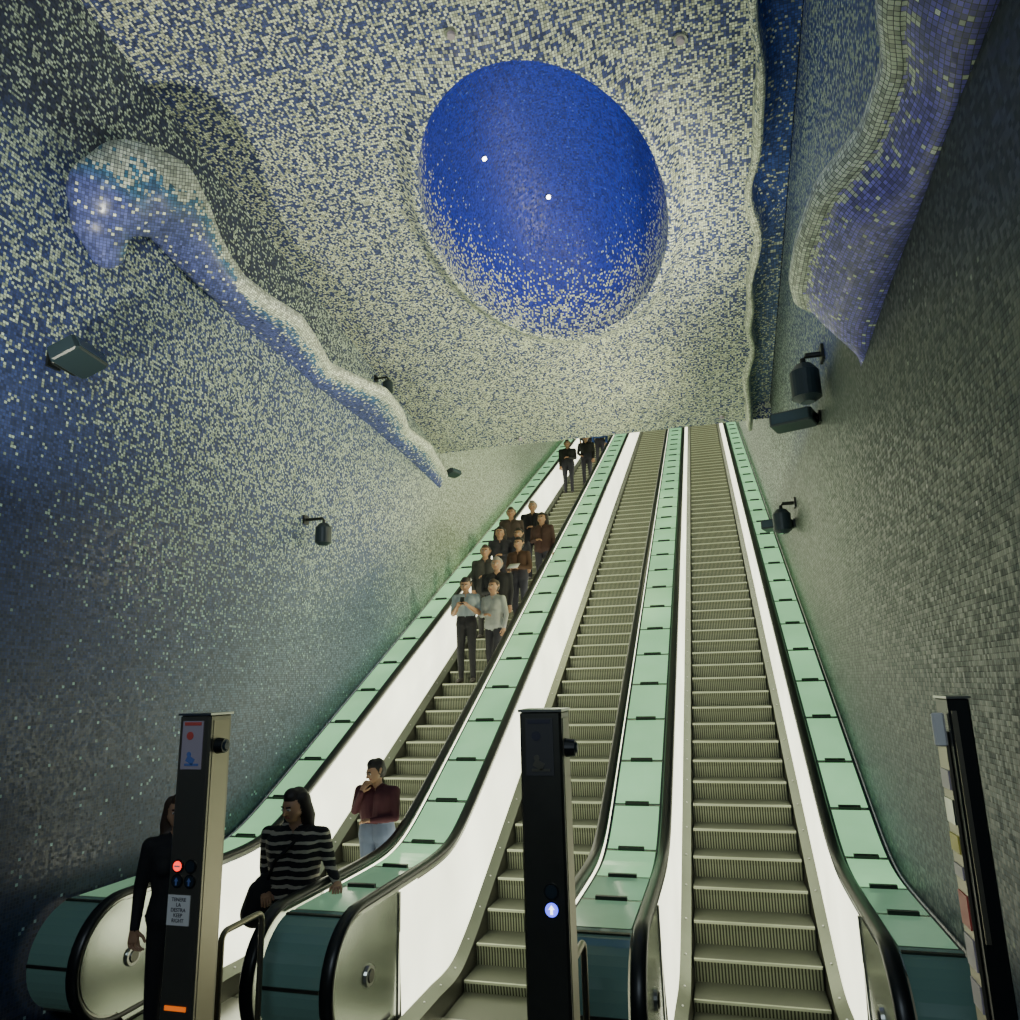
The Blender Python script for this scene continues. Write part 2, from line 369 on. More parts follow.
# ------------------------------------------------------------------ escalators
def sweep(b,path,xc,prof,mat,closed=True,caps=True):
    n=len(prof);vs=[];fs=[]
    for k,(y,z) in enumerate(path):
        y0,z0=path[max(k-1,0)];y1,z1=path[min(k+1,len(path)-1)]
        t=Vector((0,y1-y0,z1-z0)).normalized(); nn=Vector((0,-t.z,t.y))
        for dx,dn in prof: vs.append(Vector((xc+dx,y,z))-nn*dn)
    for k in range(len(path)-1):
        for i in range(n if closed else n-1):
            j=(i+1)%n; fs.append((k*n+i,(k+1)*n+i,(k+1)*n+j,k*n+j))
    if caps and closed:
        fs.append(tuple(range(n)));fs.append(tuple(range((len(path)-1)*n+n-1,(len(path)-1)*n-1,-1)))
    b.add(vs,fs,mat)
NC=(5.02,.70); NR=.40
YA=NC[0]
def ylist(a,bb):
    l=[];y=a
    while y<bb:
        l.append(y); y+= .06 if (y<8.4 or y>YT-1.5) else .6
    l.append(bb); return l
railpath=[(y,zr(y)) for y in reversed(ylist(YA,YT+1.2))]
for q in np.linspace(0,180,22)[1:]:
    railpath.append((NC[0]-NR*math.sin(math.radians(q)),NC[1]+NR*math.cos(math.radians(q))))
railpath+=[(YA+.2,.30),(YA+.45,.30)]
RP=[(-.040,-.012),(-.048,.008),(-.036,.024),(-.012,.032),(.012,.032),(.036,.024),(.048,.008),(.040,-.012),(.02,-.018),(-.02,-.018)]
YLIT=5.62
def strip(b,ysq,f,mat):
    vs=[];fs=[]
    for y in ysq: p,q=f(y); vs+=[p,q]
    for k in range(len(ysq)-1): fs.append((2*k,2*k+1,2*k+3,2*k+2))
    b.add(vs,fs,mat)
def skz(y): return zs(y)+.16+.06*(1-min(1,max(0,(y-6.2)/1.0)))
def deck(b,xa,xb):
    yl=ylist(YA,YT+1.2)
    strip(b,yl,lambda y:((xa,y,zr(y)-.055),(xb,y,zr(y)-.055)),M_DARK)
    y=YA+.02
    while y<YT:
        L_=.62 if y<8 else .70
        y2=y+L_
        ysq=np.linspace(y,y2-.035,7)
        strip(b,ysq,lambda q:((xa+.03,q,zr(q)-.035),(xb-.03,q,zr(q)-.035)),M_DECK if y>5.9 else M_DECKN)
        ym=y2-.0175
        sl=math.atan2(zr(ym+.02)-zr(ym-.02),.04)
        R=Matrix.Rotation(sl,3,'X')
        b.box(((xa+xb)/2,ym,zr(ym)-.025),(min(.22,(xb-xa)*.5),.035,.03),M_BLACK,R)
        b.box(((xa+xb)/2,ym,zr(ym)-.042),((xb-xa)-.05,.012,.012),M_STEEL,R)
        y=y2
    arc=[(NC[0]-(NR-.035)*math.sin(math.radians(q)),NC[1]+(NR-.035)*math.cos(math.radians(q))) for q in np.linspace(0,180,20)]
    vs=[];fs=[]
    for (yy_,zz) in arc: vs+=[(xa+.02,yy_,zz),(xb-.02,yy_,zz)]
    for k in range(len(arc)-1): fs.append((2*k,2*k+1,2*k+3,2*k+2))
    b.add(vs,fs,M_GGLASS)
    for q in(12,88,150):
        qq=math.radians(q); c=((xa+xb)/2,NC[0]-(NR-.03)*math.sin(qq),NC[1]+(NR-.03)*math.cos(qq))
        b.box(c,(xb-xa-.05,.02,.012),M_DSTEEL,Matrix.Rotation(qq,3,'X'))
    b.box(((xa+xb)/2,(YA+7.0)/2,.17),(xb-xa-.02,7.0-YA,.34),M_DSTEEL)
M_DECKN=simple('green_frosted_glass_end',(.34,.52,.40),.12,0,(.42,.90,.50),.22,noise=.3,nscale=1.1)
M_SPANEL=simple('newel_steel_panel',(.42,.46,.40),.25,.95,noise=.25,nscale=3)
M_SKIRT=simple('skirt_steel',(.22,.24,.19),.4,.8,noise=.15,nscale=3)
def inner_face(b,x,sgn,xs_):
    strip(b,ylist(YLIT,YT),lambda y:((x+sgn*.03,y,skz(y)+.01),(x,y,zr(y)-.05)),M_LIT)
    pts=[(YLIT,skz(YLIT)),(YLIT,zr(YLIT)-.04)]
    pts+=[(y,zr(y)-.04) for y in np.arange(YLIT-.1,YA,-.1)]
    pts+=[(NC[0]-(NR-.03)*math.sin(math.radians(q)),NC[1]+(NR-.03)*math.cos(math.radians(q))) for q in np.linspace(0,180,20)]
    pts+=[(YA+.1,.22),(YLIT,.22)]
    b.add([(x,p[0],p[1]) for p in pts],[tuple(range(len(pts)))],M_SPANEL)
    b.cyl((x,5.12,.66),(x+sgn*.02,5.12,.66),.07,.065,M_STEEL); b.cyl((x+sgn*.02,5.12,.66),(x+sgn*.03,5.12,.66),.045,.04,M_DSTEEL)
    b.box((x+sgn*.004,YLIT,(skz(YLIT)+zr(YLIT)-.05)/2),(.012,.03,zr(YLIT)-skz(YLIT)-.05),M_STEEL)
    yl=ylist(5.1,YT)
    strip(b,yl,lambda y:((x+sgn*.03,y,skz(y)+.012),(xs_+sgn*-.02,y,skz(y)-.055)),M_SKIRT)
    strip(b,yl,lambda y:((xs_+sgn*-.02,y,skz(y)-.055),(xs_+sgn*.002,y,zs(y)-.30)),M_DSTEEL)
    for y in np.arange(5.6,YT,.35):
        p=((x+xs_)/2+sgn*.005,y,skz(y)-.018); b.cyl(p,(p[0]+sgn*.002,p[1],p[2]+.006),.008,.008,M_WHITE,8)
def steps(b,cx):
    hw=.50; pit=.352
    b.box((cx,5.55,.0),(1.04,1.3,.02),M_STEEL)
    y=6.2; prof=[(y,0.012,0)]
    yn=Y0; zprev=0.012
    while yn<YT:
        zn=zs(yn+pit*.5)
        prof.append((yn+.02,zprev,0)); prof.append((yn+.012,zn-.07,1)); prof.append((yn,zn-.022,1)); prof.append((yn,zn-.004,2));prof.append((yn+.014,zn,2))
        zprev=zn; yn+=pit
    prof.append((YT+.3,ZTOP,0))
    mats=[M_TREAD,M_STEP,M_EDGE]
    for i in range(len(prof)-1):
        y0,z0,_=prof[i];y1,z1,t=prof[i+1]
        b.add([(cx-hw,y0,z0),(cx+hw,y0,z0),(cx+hw,y1,z1),(cx-hw,y1,z1)],[(0,1,2,3)],mats[t])
RH=.67; 
for k,cx in enumerate(CX):
    E=empty('escalator')
    b=MB(); steps(b,cx); b.obj('steps',E)
    for side,sg in(('left',1),('right',-1)):
        x=cx-sg*RH
        b=MB(); sweep(b,railpath,x,RP,M_BLACK); b.obj('handrail_'+side,E,True)
        b=MB(); sweep(b,railpath,x,[(-.028,-.045),(-.028,-.014),(.028,-.014),(.028,-.045)],M_STEEL); b.obj('rail_guide_'+side,E)
        b=MB(); inner_face(b,cx-sg*(RH-.035),sg,cx-sg*.5); b.obj('balustrade_'+side,E)
    b=MB()
    if k==0: deck(b,cx+RH+.045,XR-.01); deck(b,CX[1]+RH+.045,cx-RH-.045)
    if k==1: deck(b,CX[2]+RH+.045,cx-RH-.045)
    if k==2: deck(b,XL+.01,cx-RH-.045)
    b.obj('deck_panels',E)
# ------------------------------------------------------------------ totems, barriers
def text(parent,body,loc,size,mat,rot=(math.pi/2,0,0),name='lettering'):
    cu=bpy.data.curves.new(name,'FONT'); cu.body=body; cu.size=size; cu.align_x='CENTER'; cu.extrude=.001
    cu.materials.append(mat); o=bpy.data.objects.new(name,cu); o.location=loc; o.rotation_euler=rot; link(o,parent); return o
M_SIGN=simple('sign_print',(.42,.36,.42),.4); M_INK=simple('ink',(.03,.03,.05),.5); M_BPR=simple('blue_print',(.12,.2,.5),.5)
M_RPR=simple('red_print',(.6,.1,.08),.5);M_OR=simple('orange_strip',(.6,.15,.02),.4,0,(1,.18,.01),.7);M_YEL=simple('yellow_print',(.7,.6,.1),.5)
M_STEELD=simple('satin_steel',(.26,.24,.18),.4,.85,noise=.15,nscale=2)
M_TFRONT=simple('bronze_steel',(.20,.19,.15),.38,.8,noise=.15,nscale=2)
M_DIMSIGN=simple('dim_sign',(.06,.06,.06),.4)
M_WHITEL=simple('white_arrow',(1,1,1),.4,0,(1,1,1),3)
def totem(x,y,kind):
    E=empty('escalator_control_totem')
    b=MB(); H=2.41; w=.205
    b.box((x,y,H/2),(w,.20,H),M_DSTEEL if kind!='left' else M_TFRONT,bev=.012)
    b.box((x+w/2+.001,y,H/2),(.004,.14,H-.06),M_STEELD)
    b.box((x,y,H+.006),(w+.01,.21,.012),M_STEEL)
    b.box((x,y,.02),(.28,.28,.04),M_DSTEEL)
    fy=y-.102
    b.cyl((x+w/2,y-.02,H-.17),(x+w/2+.05,y-.02,H-.17),.045,.038,M_BLACK); b.cyl((x+w/2+.05,y-.02,H-.17),(x+w/2+.06,y-.02,H-.17),.03,.02,M_DARK)
    b.box((x-.005,fy,H-.16),(.135,.006,.26),M_SIGN if kind=='left' else M_DIMSIGN)
    b.box((x-.005,fy-.004,H-.045),(.11,.003,.018),M_RPR if kind=='left' else M_INK)
    b.cyl((x-.02,fy-.003,H-.11),(x-.02,fy-.006,H-.11),.022,.022,M_RPR if kind=='left' else M_INK)
    pm=M_BPR if kind=='left' else M_TFRONT
    b.cyl((x-.02,fy-.003,H-.21),(x-.02,fy-.006,H-.21),.014,.014,pm); b.box((x-.01,fy-.005,H-.24),(.05,.003,.035),pm,Matrix.Rotation(.5,3,'Y'))
    b.box((x-.0,fy-.005,H-.265),(.09,.003,.012),pm)
    for dx in((-.04,.04) if kind=='left' else (.03,)):
        for r,zz in enumerate((1.62,1.545)):
            b.cyl((x+dx,fy,zz),(x+dx,fy-.006,zz),.035,.035,M_BLACK)
            b.cyl((x+dx,fy-.006,zz),(x+dx,fy-.008,zz),.028,.028,M_DARK)
    if kind=='left':
        b.cyl((x-.04,fy-.008,1.62),(x-.04,fy-.011,1.62),.026,.026,M_RED)
        b.box((x-.04,fy-.012,1.62),(.036,.002,.008),M_WHITE)
        for s_ in((-.04,),(.04,)):
            b.add([(x+s_[0]-.014,fy-.011,1.545),(x+s_[0]+.014,fy-.011,1.545),(x+s_[0],fy-.011,1.565)],[(0,1,2)],M_BPR)
            b.box((x+s_[0],fy-.011,1.535),(.01,.002,.022),M_BPR)
        b.box((x-.02,fy,1.40),(.14,.005,.15),M_WHITE)
        b.box((x,fy,.93),(.13,.004,.022),M_OR)
    elif kind=='mid':
        b.cyl((x+.03,fy-.008,1.545),(x+.03,fy-.011,1.545),.030,.030,M_BLUE)
        b.add([(x+.016,fy-.013,1.547),(x+.044,fy-.013,1.547),(x+.03,fy-.013,1.566)],[(0,1,2)],M_WHITEL)
        b.box((x+.03,fy-.013,1.537),(.011,.002,.02),M_WHITEL)
    b.obj('column',E)
    if kind=='left':
        for i,l in enumerate(('TENERE','LA','DESTRA','KEEP','RIGHT')):
            text(E,l,(x-.02,fy-.004,1.445-.026*i),.026,M_INK)
    b=MB(); bx=x+.03; y0,y1=y+.22,y+.62; pts=[(bx,y0,0)]+[(bx,y0+.05-.05*math.cos(q),1.15+.05*math.sin(q)) for q in np.linspace(0,math.pi/2,6)]+[(bx,y1-.05+.05*math.sin(q),1.15+.05*math.cos(q)) for q in np.linspace(0,math.pi/2,6)]+[(bx,y1,0)]
    b.tube(pts,.018,M_STEELD,12); b.tube([(bx,y0,.55),(bx,y1,.55)],.012,M_STEELD)
    b.cyl((bx,y0,0),(bx,y0,.02),.045,.04,M_DSTEEL);b.cyl((bx,y1,0),(bx,y1,.02),.045,.04,M_DSTEEL)
    b.obj('barrier_loop',E,True)
totem(-2.90,3.86,'left'); totem(-.86,3.72,'mid')
E=empty('escalator_control_totem'); b=MB()
x,y,H=.97,3.78,2.44
b.box((x-.01,y,H/2),(.085,.20,H),M_BLACK,bev=.01); b.box((x-.01,y,H+.005),(.095,.21,.01),M_STEEL)
b.box((x-.035,y-.105,H-.5),(.02,.01,.9),M_STEELD)
b.box((x-.085,y-.04,H-.13),(.05,.03,.14),M_WHITE,bev=.01)
b.box((x-.062,y+.03,1.55),(.012,.14,1.5),M_STEELD)
for i,(zz,hh_,mm) in enumerate(((2.1,.08,M_SIGN),(1.97,.1,M_STEEL),(1.84,.07,M_YEL),(1.73,.05,M_SIGN),(1.58,.13,M_RPR),(1.42,.12,M_SIGN),(1.26,.1,M_SIGN))):
    b.box((x-.071,y+.03,zz),(.006,.12,hh_),mm)
b.box((x-.01,y,.02),(.2,.28,.04),M_DSTEEL)
b.obj('column',E)
# ------------------------------------------------------------------ projectors / cameras on walls
def aimR(d):
    return Vector(d).normalized().to_track_quat('Y','Z').to_matrix()
M_GLASSD=simple('dark_glass',(.05,.08,.1),.08)
def projector_box(wx,y,z,sg,d,s=1,off=.25):
    E=empty('floodlight'); b=MB(); R=aimR(d); c=Vector((wx+sg*off,y,z))
    b.box(c,(.42*s,.26*s,.14*s),M_DARK,R,bev=.02)
    b.box(c+R@Vector((0,.131*s,0)),(.36*s,.01,.10*s),M_GLASSD,R)
    b.box(c+R@Vector((0,-.14*s,0)),(.28*s,.04,.09*s),M_BLACK,R,bev=.01)
    for i in range(5): b.box(c+R@Vector((-.16*s+.08*s*i,-.02,.075*s)),(.012,.18*s,.02),M_DARK,R)
    b.box((wx+sg*.014,y,z),(.024,.12,.12),M_BLACK)
    b.tube([(wx+sg*.02,y,z),(wx+sg*off*.6,y,z)],.018,M_BLACK)
    b.obj('housing',E); return E
def cam(wx,y,z,sg,s=1,off=.24):
    E=empty('wall_spotlight'); b=MB()
    b.box((wx+sg*.014,y,z+.12*s),(.024,.10*s,.10*s),M_BLACK)
    b.tube([(wx+sg*.02,y,z+.12*s),(wx+sg*(off-.02)*s,y,z+.12*s),(wx+sg*off*s,y,z+.10*s),(wx+sg*off*s,y,z)],.018*s,M_BLACK)
    c=Vector((wx+sg*off*s,y,z-.05*s))
    for a_,b_,r1,r2 in((-.14,-.11,.045,.085),(-.11,.06,.09,.09),(.06,.11,.09,.05)):
        b.cyl(c+Vector((0,0,a_*s)),c+Vector((0,0,b_*s)),r1*s,r2*s,M_DARK,24)
    b.cyl(c+Vector((0,0,-.142*s)),c+Vector((0,0,-.138*s)),.04*s,.04*s,M_GLASSD)
    b.obj('lamp_head',E,False); return E
projector_box(XL,4.3,5.08,1,(.6,.1,.30),.92)
projector_box(XL,2.3,3.3,1,(.5,.5,.8),1.0,.3)
projector_box(XL,12.9,6.45,1,(.9,-.3,.3),.7)
projector_box(XR,7.75,5.09,-1,(-.35,-.9,.05),1.0,.26)
cam(XR,7.15,5.34,-1,1.5,.125)
cam(XR,10.75,4.72,-1,1.35,.15); projector_box(XR,11.1,4.66,-1,(-.35,-.9,.05),.95,.24)
cam(XL,8.1,4.45,1,1.1); cam(XL,10.0,7.12,1,.9)
for i,(x,y) in enumerate(((.1,5.75),(-1.85,5.2),(-3.2,12.6),(.35,12.6))):
    b=MB(); z=zceil(y); b.cyl((x,y,z-.002),(x,y,z-.02),.065,.06,M_STEEL); b.cyl((x,y,z-.02),(x,y,z-.045),.04,.035,M_SIGN); b.obj('smoke_detector',None)
# ------------------------------------------------------------------ people
M_CL={}
def cloth(c):
    if c not in M_CL: M_CL[c]=simple('cloth_%d'%len(M_CL),c,.85,noise=.25,nscale=14)
    return M_CL[c]
def striped():
    m,nt,b=newmat('striped_knit');N=nt.nodes.new;L=nt.links.new
    tc=N('ShaderNodeTexCoord');s=N('ShaderNodeSeparateXYZ');L(tc.outputs['Object'],s.inputs[0])
    nz=N('ShaderNodeTexNoise');nz.inputs['Scale'].default_value=7;L(tc.outputs['Object'],nz.inputs['Vector'])
    ma=N('ShaderNodeMath');ma.operation='MULTIPLY_ADD';ma.inputs[1].default_value=.05;L(nz.outputs['Fac'],ma.inputs[0]);L(s.outputs[2],ma.inputs[2])
    mu=N('ShaderNodeMath');mu.operation='MULTIPLY';mu.inputs[1].default_value=1/.062;L(ma.outputs[0],mu.inputs[0])
    fr=N('ShaderNodeMath');fr.operation='FRACT';L(mu.outputs[0],fr.inputs[0])
    lt=N('ShaderNodeMath');lt.operation='LESS_THAN';lt.inputs[1].default_value=.34;L(fr.outputs[0],lt.inputs[0])
    mx=N('ShaderNodeMix');mx.data_type='RGBA';L(lt.outputs[0],mx.inputs['Factor']);mx.inputs['A'].default_value=(.012,.012,.015,1);mx.inputs['B'].default_value=(.42,.40,.32,1)
    L(mx.outputs['Result'],b.inputs['Base Color']);b.inputs['Roughness'].default_value=.9;return m
M_STRIPE=striped()
M_SKIN=simple('skin',(.42,.24,.14),.5,noise=.08,nscale=20)
M_HAIR={'dark':simple('hair_dark',(.014,.010,.008),.55),'brown':simple('hair_brown',(.05,.03,.018),.55),'grey':simple('hair_grey',(.25,.23,.2),.6)}
M_EYE=simple('eye_dark',(.02,.015,.012),.2);M_EYEW=simple('eye_white',(.6,.58,.54),.3);M_LIP=simple('lips',(.36,.12,.09),.5);M_SHOE=simple('shoe_leather',(.03,.025,.02),.4)
def person(x,y,z,heading=0,H=1.68,top=(.03,.03,.035),bottom=(.02,.02,.03),hair='dark',long=False,near=False,
           armL='down',armR='down',female=False,turn=0,topmat=None,bag=None,sleeve='long',stride=.06,lean=0,width=1.0,extra=None,name='person',nod=0):
    E=empty(name); s=H/1.72
    T=topmat or cloth(top); B=cloth(bottom); HR=M_HAIR[hair]
    prims=[]; post=MB()
    def rc(a,b,ra,rb,m): prims.append((Vector(a),Vector(b),ra,rb,m))
    w=width
    for sx in(-1,1):
        fy=-stride*sx
        hip=(sx*.085*w,0,.90);kn=(sx*.10,-.02+fy*.6,.49);an=(sx*.105,.02+fy,.10)
        rc(hip,kn,.088*w,.062,B);rc(kn,an,.062,.047,B)
        rc((sx*.105,.035+fy,.045),(sx*.115,-.10+fy,.035),.045,.042,M_SHOE);rc((sx*.115,-.10+fy,.035),(sx*.12,-.155+fy,.030),.042,.030,M_SHOE)
        rc((sx*.07*w,.01,.95),(sx*.055*w,.0,1.10),(.118 if female else .112)*w,.10*w,B if not female else T)
        rc((sx*.055*w,0,1.10),(sx*.08*w,-.005,1.32),.103*w,.108*w,T)
        if female: rc((sx*.075,-.075,1.27),(sx*.075,-.08,1.26),.06,.06,T)
        rc((sx*.06,0,1.40),(sx*.165*w,.005,1.395),.06,.060,T)
        rc((sx*.02,.005,1.42),(sx*.09,.005,1.42),.055,.05,T)
    rc((0,.01,1.40),(0,-.005,1.52),.055,.050,M_SKIN)
    Rt=Matrix.Rotation(turn,3,'Z')@Matrix.Rotation(nod,3,'X'); hc=Vector((0,0,1.50))
    def h(p): return hc+Rt@(Vector(p)-hc)
    rc(h((0,.015,1.625)),h((0,-.01,1.615)),.090,.085,M_SKIN)
    rc(h((0,-.035,1.585)),h((0,-.050,1.535)),.064,.040,M_SKIN)
    for sx in(-1,1):
        rc(h((sx*.035,-.03,1.58)),h((sx*.02,-.045,1.54)),.052,.038,M_SKIN)
        rc(h((sx*.088,.01,1.60)),h((sx*.095,.018,1.63)),.014,.018,M_SKIN)
    rc(h((0,-.095,1.615)),h((0,-.112,1.583)),.012,.017,M_SKIN)
    rc(h((0,.035,1.655)),h((0,-.005,1.682)),.095,.070,HR)
    rc(h((0,.05,1.60)),h((0,.045,1.64)),.085,.085,HR)
    for sx in(-1,1): rc(h((sx*.055,.02,1.65)),h((sx*.062,.03,1.61)),.048,.045,HR)
    if long:
        for sx in(-1,1):
            rc(h((sx*.070,.035,1.66)),h((sx*.092,.045,1.52)),.055,.055,HR)
            rc(h((sx*.092,.045,1.52)),(sx*.090,.035,1.41),.055,.042,HR)
        rc(h((0,.07,1.62)),(0,.085,1.42),.085,.08,HR)
    def arm(sx,pose):
        S=Vector((sx*.185*w,.0,1.395))
        tbl={'down':((.235,.03,1.13),(.235,-.05,.90),(0,-.15,-1)),
             'rail':((.29,.02,1.16),(.42,-.14,1.08),(.4,-1,-.1)),
             'phone':((.225,.0,1.13),(.10,-.24,1.22),(-.4,-.5,.5)),
             'fold':((.24,-.02,1.13),(.06,-.20,1.12),(-1,-.2,.05)),
             'hip':((.27,.05,1.14),(.17,-.12,1.00),(-.5,-.8,-.2)),
             'up':((.22,-.10,1.20),(.08,-.20,1.40),(-.4,.3,1))}
        e_,w_,f_=tbl[pose]
        e_=Vector((sx*e_[0],e_[1],e_[2]));w_=Vector((sx*w_[0],w_[1],w_[2]));f_=Vector((sx*f_[0],f_[1],f_[2])).normalized()
        rc(S,e_,.060,.047,T); rc(e_,w_,.046,.033,T if sleeve=='long' else M_SKIN)
        pe=w_+f_*.085
        rc(w_-f_*.005,w_+f_*.02,.025,.026,M_SKIN)
        side=f_.cross(Vector((0,0,1)) if abs(f_.z)<.8 else Vector((0,1,0))).normalized(); nrm=side.cross(f_).normalized()
        for q in(-.022,0,.022): rc(w_+f_*.02+side*q*.6,pe+side*q,.020,.017,M_SKIN)
        curl=nrm if nrm.dot(Vector((0,-.3,-1)))>0 else -nrm
        if abs(f_.z)>.8: curl=Vector((-sx,0,0))-f_*Vector((-sx,0,0)).dot(f_); curl.normalize()
        for i,(q,Lf) in enumerate(((-.031,.060),(-.0105,.074),(.0105,.079),(.031,.070))):
            p0=pe+side*q*.85-f_*.01; p1=p0+f_*Lf*.5+curl*.006+side*q*.1; d2=(f_*.75+curl*.65).normalized(); p2=p1+d2*Lf*.32; d3=(f_*.35+curl*.95).normalized(); p3=p2+d3*Lf*.25
            for a_,b_,r1,r2 in((p0,p1,.0105,.0095),(p1,p2,.0095,.0085),(p2,p3,.0085,.0075)):
                vs,fs=rc_mesh(a_,b_,r1,r2,8,3); post.add(vs,fs,M_SKIN)
        ts=side if side.dot(Vector((-sx,-.4,0)))>0 else -side
        t0=w_+f_*.03+ts*.02;t1=t0+ts*.028+f_*.03+curl*.008;t2=t1+f_*.028+ts*.006+curl*.010
        for a_,b_,r1,r2 in((t0,t1,.014,.011),(t1,t2,.011,.009)):
            vs,fs=rc_mesh(a_,b_,r1,r2,8,3); post.add(vs,fs,M_SKIN)
        return w_,f_,pe
    aR=arm(-1,armR);aL=arm(1,armL)
    for sx in(-1,1):
        vs,fs=rc_mesh(h((sx*.026,-.0905,1.612)),h((sx*.040,-.0855,1.612)),.0085,.0075,8,3);post.add(vs,fs,M_EYEW)
        vs,fs=rc_mesh(h((sx*.033,-.0945,1.612)),h((sx*.033,-.0950,1.612)),.0062,.0062,8,3);post.add(vs,fs,M_EYE)
        vs,fs=rc_mesh(h((sx*.018,-.095,1.632)),h((sx*.048,-.084,1.633)),.006,.005,8,3);post.add(vs,fs,HR)
    vs,fs=rc_mesh(h((-.020,-.0865,1.552)),h((.020,-.0865,1.552)),.007,.007,8,3);post.add(vs,fs,M_LIP)
    if bag:
        m=cloth(bag)
        rc((-.20,-.06,1.02),(-.27,-.02,.86),.10,.13,m); rc((-.22,-.12,1.0),(-.25,-.12,.86),.09,.11,m)
        post.tube([(-.18,-.10,1.05),(-.10,-.135,1.22),(.05,-.125,1.36),(.12,-.03,1.46),(.10,.08,1.42),(-.05,.13,1.25),(-.18,.1,1.05)],.014,m,8)
    if extra=='phone':
        c=(aR[2]+aL[2])/2+Vector((0,-.01,.04)); post.box(c,(.07,.012,.14),M_BLACK,Matrix.Rotation(-.5,3,'X'),bev=.004)
    if extra=='paper':
        c=(aR[2]+aL[2])/2+Vector((0,-.03,.02)); post.box(c,(.22,.004,.16),M_WHITE,Matrix.Rotation(-.9,3,'X'))
    vs=[];fs=[]
    for a_,b_,ra,rb,m in prims:
        v,f=rc_mesh(a_,b_,ra,rb,14,5); o=len(vs); vs+=v; fs+=[tuple(i+o for i in q) for q in f]
    tmp=mesh_obj('tmp',vs,fs)
    md=tmp.modifiers.new('r','REMESH');md.mode='VOXEL';md.voxel_size=.0095 if near else .016
    m2=tmp.modifiers.new('s','SMOOTH');m2.iterations=5 if near else 2;m2.factor=.5
    dg=bpy.context.evaluated_depsgraph_get(); me=bpy.data.meshes.new_from_object(tmp.evaluated_get(dg))
    bpy.data.objects.remove(tmp)
    mats=[]
    for p in prims:
        if p[4] not in mats: mats.append(p[4])
    n=len(me.vertices); co=np.empty(n*3,np.float32);me.vertices.foreach_get('co',co);co=co.reshape(-1,3)
    npol=len(me.polygons);cen=np.empty(npol*3,np.float32);me.polygons.foreach_get('center',cen);cen=cen.reshape(-1,3)
    best=np.full(npol,1e9);bm=np.zeros(npol,np.int32)
    for a_,b_,ra,rb,m in prims:
        A=np.array(a_);D=np.array(b_-a_);dd=max(D@D,1e-9);t=np.clip(((cen-A)@D)/dd,0,1)
        d=np.linalg.norm(cen-(A+t[:,None]*D),axis=1)-(ra+(rb-ra)*t)
        k=d<best; best[k]=d[k]; bm[k]=mats.index(m)
    F=[tuple(p.vertices) for p in me.polygons]
    V=[tuple(c) for c in co]
    o=len(V); allm=list(mats); V+=[tuple(v) for v in post.v]; MI=list(bm)
    for f,mi in zip(post.f,post.m):
        F.append(tuple(i+o for i in f)); mm=post.mats[mi]
        if mm not in allm: allm.append(mm)
        MI.append(allm.index(mm))
    mesh_obj('body',V,F,parent=E,smooth=True,mats=allm,midx=MI)
    bpy.data.meshes.remove(me)
    E.location=(x,y,z); E.rotation_euler=(lean,0,heading); E.scale=(s,s,s)
    return E
def stepz(y):
    k=math.floor((y-Y0)/.352)
    if k<0: return .012
    return zs(Y0+k*.352+.176)
def onstep(x,y,**k): 
    yy_=Y0+.352*math.floor((y-Y0)/.352)+.19 if y>Y0 else y
    return person(x,yy_,stepz(yy_) ,stride=.02,**k)
person(-3.90,4.98,.012,heading=.5,H=1.79,top=(.010,.010,.012),bottom=(.010,.010,.012),hair='brown',long=True,near=True,female=True,armL='down',armR='down',name='person')
person(-3.36,5.66,.012,heading=.08,H=1.74,topmat=M_STRIPE,bottom=(.015,.015,.02),hair='dark',long=True,near=True,female=True,armL='rail',armR='hip',bag=(.012,.012,.015),turn=-.35,width=1.24,nod=.25)
onstep(-3.40,7.05,heading=-.1,H=1.54,top=(.07,.016,.024),bottom=(.10,.13,.20),hair='dark',near=True,armL='fold',armR='up',turn=-.5,width=1.2,nod=.3)
onstep(-3.88,11.3,heading=.1,H=1.66,top=(.30,.36,.38),bottom=(.012,.012,.015),hair='dark',armL='phone',armR='phone',extra='phone',sleeve='short',nod=.3)
onstep(-3.42,11.35,heading=-.3,H=1.60,top=(.36,.38,.35),bottom=(.015,.015,.02),hair='brown',female=True,armL='down',armR='fold')
onstep(-3.98,12.9,heading=.1,H=1.68,top=(.05,.05,.045),bottom=(.03,.03,.03),hair='brown',armL='fold',armR='down',width=1.1)
onstep(-3.56,12.3,heading=0,H=1.70,top=(.012,.012,.015),bottom=(.012,.012,.015),hair='grey',armL='down',armR='fold',width=1.2)
onstep(-3.44,13.1,heading=-.2,H=1.66,top=(.07,.035,.02),bottom=(.02,.02,.03),hair='dark',armL='fold',armR='fold',extra='paper')
onstep(-4.0,14.0,heading=.2,H=1.66,top=(.03,.03,.04),bottom=(.02,.02,.03),hair='dark',female=True,long=True,armL='fold',armR='down')
onstep(-4.05,14.9,heading=.1,H=1.72,top=(.07,.05,.04),bottom=(.02,.02,.03),hair='brown',width=1.1)
onstep(-3.66,15.2,heading=0,H=1.72,top=(.015,.015,.02),bottom=(.02,.02,.03),hair='grey',armL='fold',armR='down',width=1.15)
onstep(-3.30,14.6,heading=-.2,H=1.66,top=(.07,.035,.028),bottom=(.03,.03,.04),hair='dark',female=True,long=True,armR='fold',width=1.1)
onstep(-3.62,14.0,heading=-.1,H=1.60,top=(.02,.02,.03),bottom=(.02,.02,.03),hair='dark',female=True)
onstep(-4.02,21.8,heading=.1,H=1.72,top=(.02,.02,.02),bottom=(.02,.02,.03),hair='dark',armL='fold',width=1.15)
onstep(-3.55,22.2,heading=0,H=1.70,top=(.02,.02,.02),bottom=(.02,.02,.03),hair='brown',armR='hip',width=1.1)
onstep(-3.40,24.6,heading=0,H=1.72,top=(.04,.10,.35),bottom=(.02,.02,.03),hair='dark')
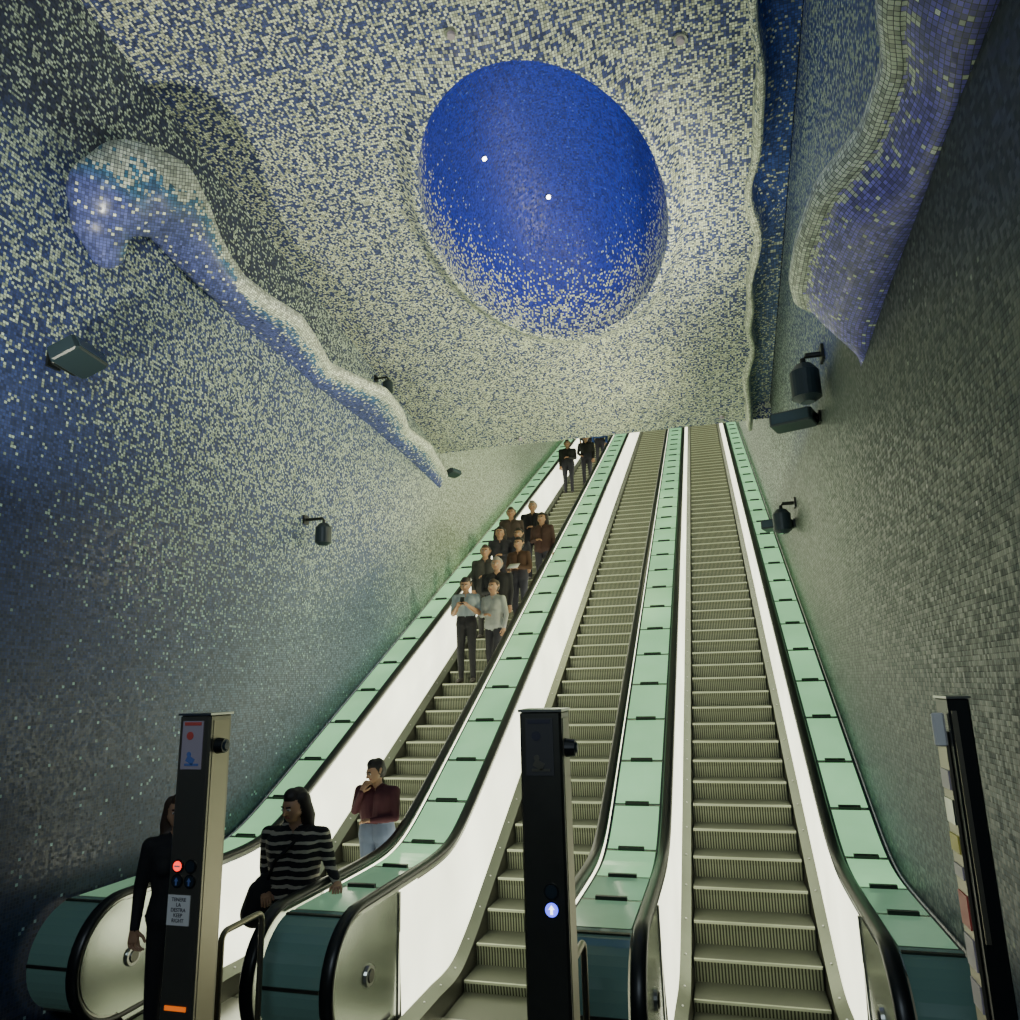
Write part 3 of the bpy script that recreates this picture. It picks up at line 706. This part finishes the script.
onstep(-3.95,25.0,heading=0,H=1.70,top=(.10,.10,.12),bottom=(.02,.02,.03),hair='dark')
# ------------------------------------------------------------------ lights
def spot(name,loc,target,power,col,angle=100,blend=.8,size=.15):
    l=bpy.data.lights.new(name,'SPOT');l.energy=power;l.color=col;l.spot_size=math.radians(angle);l.spot_blend=blend;l.shadow_soft_size=size
    o=bpy.data.objects.new(name,l);o.location=loc;o.rotation_euler=(Vector(target)-Vector(loc)).to_track_quat('-Z','Y').to_euler();link(o);return o
def area(name,loc,target,power,col,sx,sy):
    l=bpy.data.lights.new(name,'AREA');l.shape='RECTANGLE';l.size=sx;l.size_y=sy;l.energy=power;l.color=col
    o=bpy.data.objects.new(name,l);o.location=loc;o.rotation_euler=(Vector(target)-Vector(loc)).to_track_quat('-Z','Y').to_euler();link(o);return o
WARM=(1,.98,.74); YEL=(1,.97,.58)
spot('projector_light_a',(XR-.55,7.4,5.2),(-2.6,8.2,8.0),540,WARM,125,1,.15)
spot('projector_light_b',(XR-.6,10.8,4.85),(-4.4,11.0,6.2),560,YEL,130,1,.15)
spot('projector_light_c',(XL+.75,2.45,3.5),(-2.7,6.3,8.2),640,WARM,105,1,.06)
spot('ceiling_spot_d',(-1.8,3.0,2.6),(-1.8,9.5,7.3),400,WARM,90,1,.3)  # spot aimed up at the ceiling, no housing built here
spot('upper_wall_fill',(.7,17,9.3),(-4.85,14.6,6.2),480,YEL,95,1,.3)  # added fill spot without a fixture, brightens the far left wall
area('hall_fill',(-1.0,-2.5,5.5),(-3.2,8,4.2),125,(.74,.88,1),2.5,1.0)  # added ambient fill behind the camera, no lamp modelled
w=bpy.data.worlds.new('station_ambient');SC.world=w;w.use_nodes=True;w.node_tree.nodes['Background'].inputs[0].default_value=(.5,.6,.7,1);w.node_tree.nodes['Background'].inputs[1].default_value=.02
# ------------------------------------------------------------------ camera
psi,p,rho,f=math.radians(15.2),math.radians(13),math.radians(1.36),748.
r=Vector((math.cos(psi),math.sin(psi),0));fw=Vector((-math.sin(psi)*math.cos(p),math.cos(psi)*math.cos(p),math.sin(p)));u=r.cross(fw)
r2=r*math.cos(rho)-u*math.sin(rho);u2=r*math.sin(rho)+u*math.cos(rho)
cd_=bpy.data.cameras.new('camera');cd_.sensor_width=36;cd_.lens=36*f/1020;cd_.clip_start=.05;cd_.clip_end=200
co_=bpy.data.objects.new('camera',cd_);link(co_)
co_.matrix_world=Matrix((( r2.x,u2.x,-fw.x,0),(r2.y,u2.y,-fw.y,0),(r2.z,u2.z,-fw.z,HC),(0,0,0,1)))
SC.camera=co_
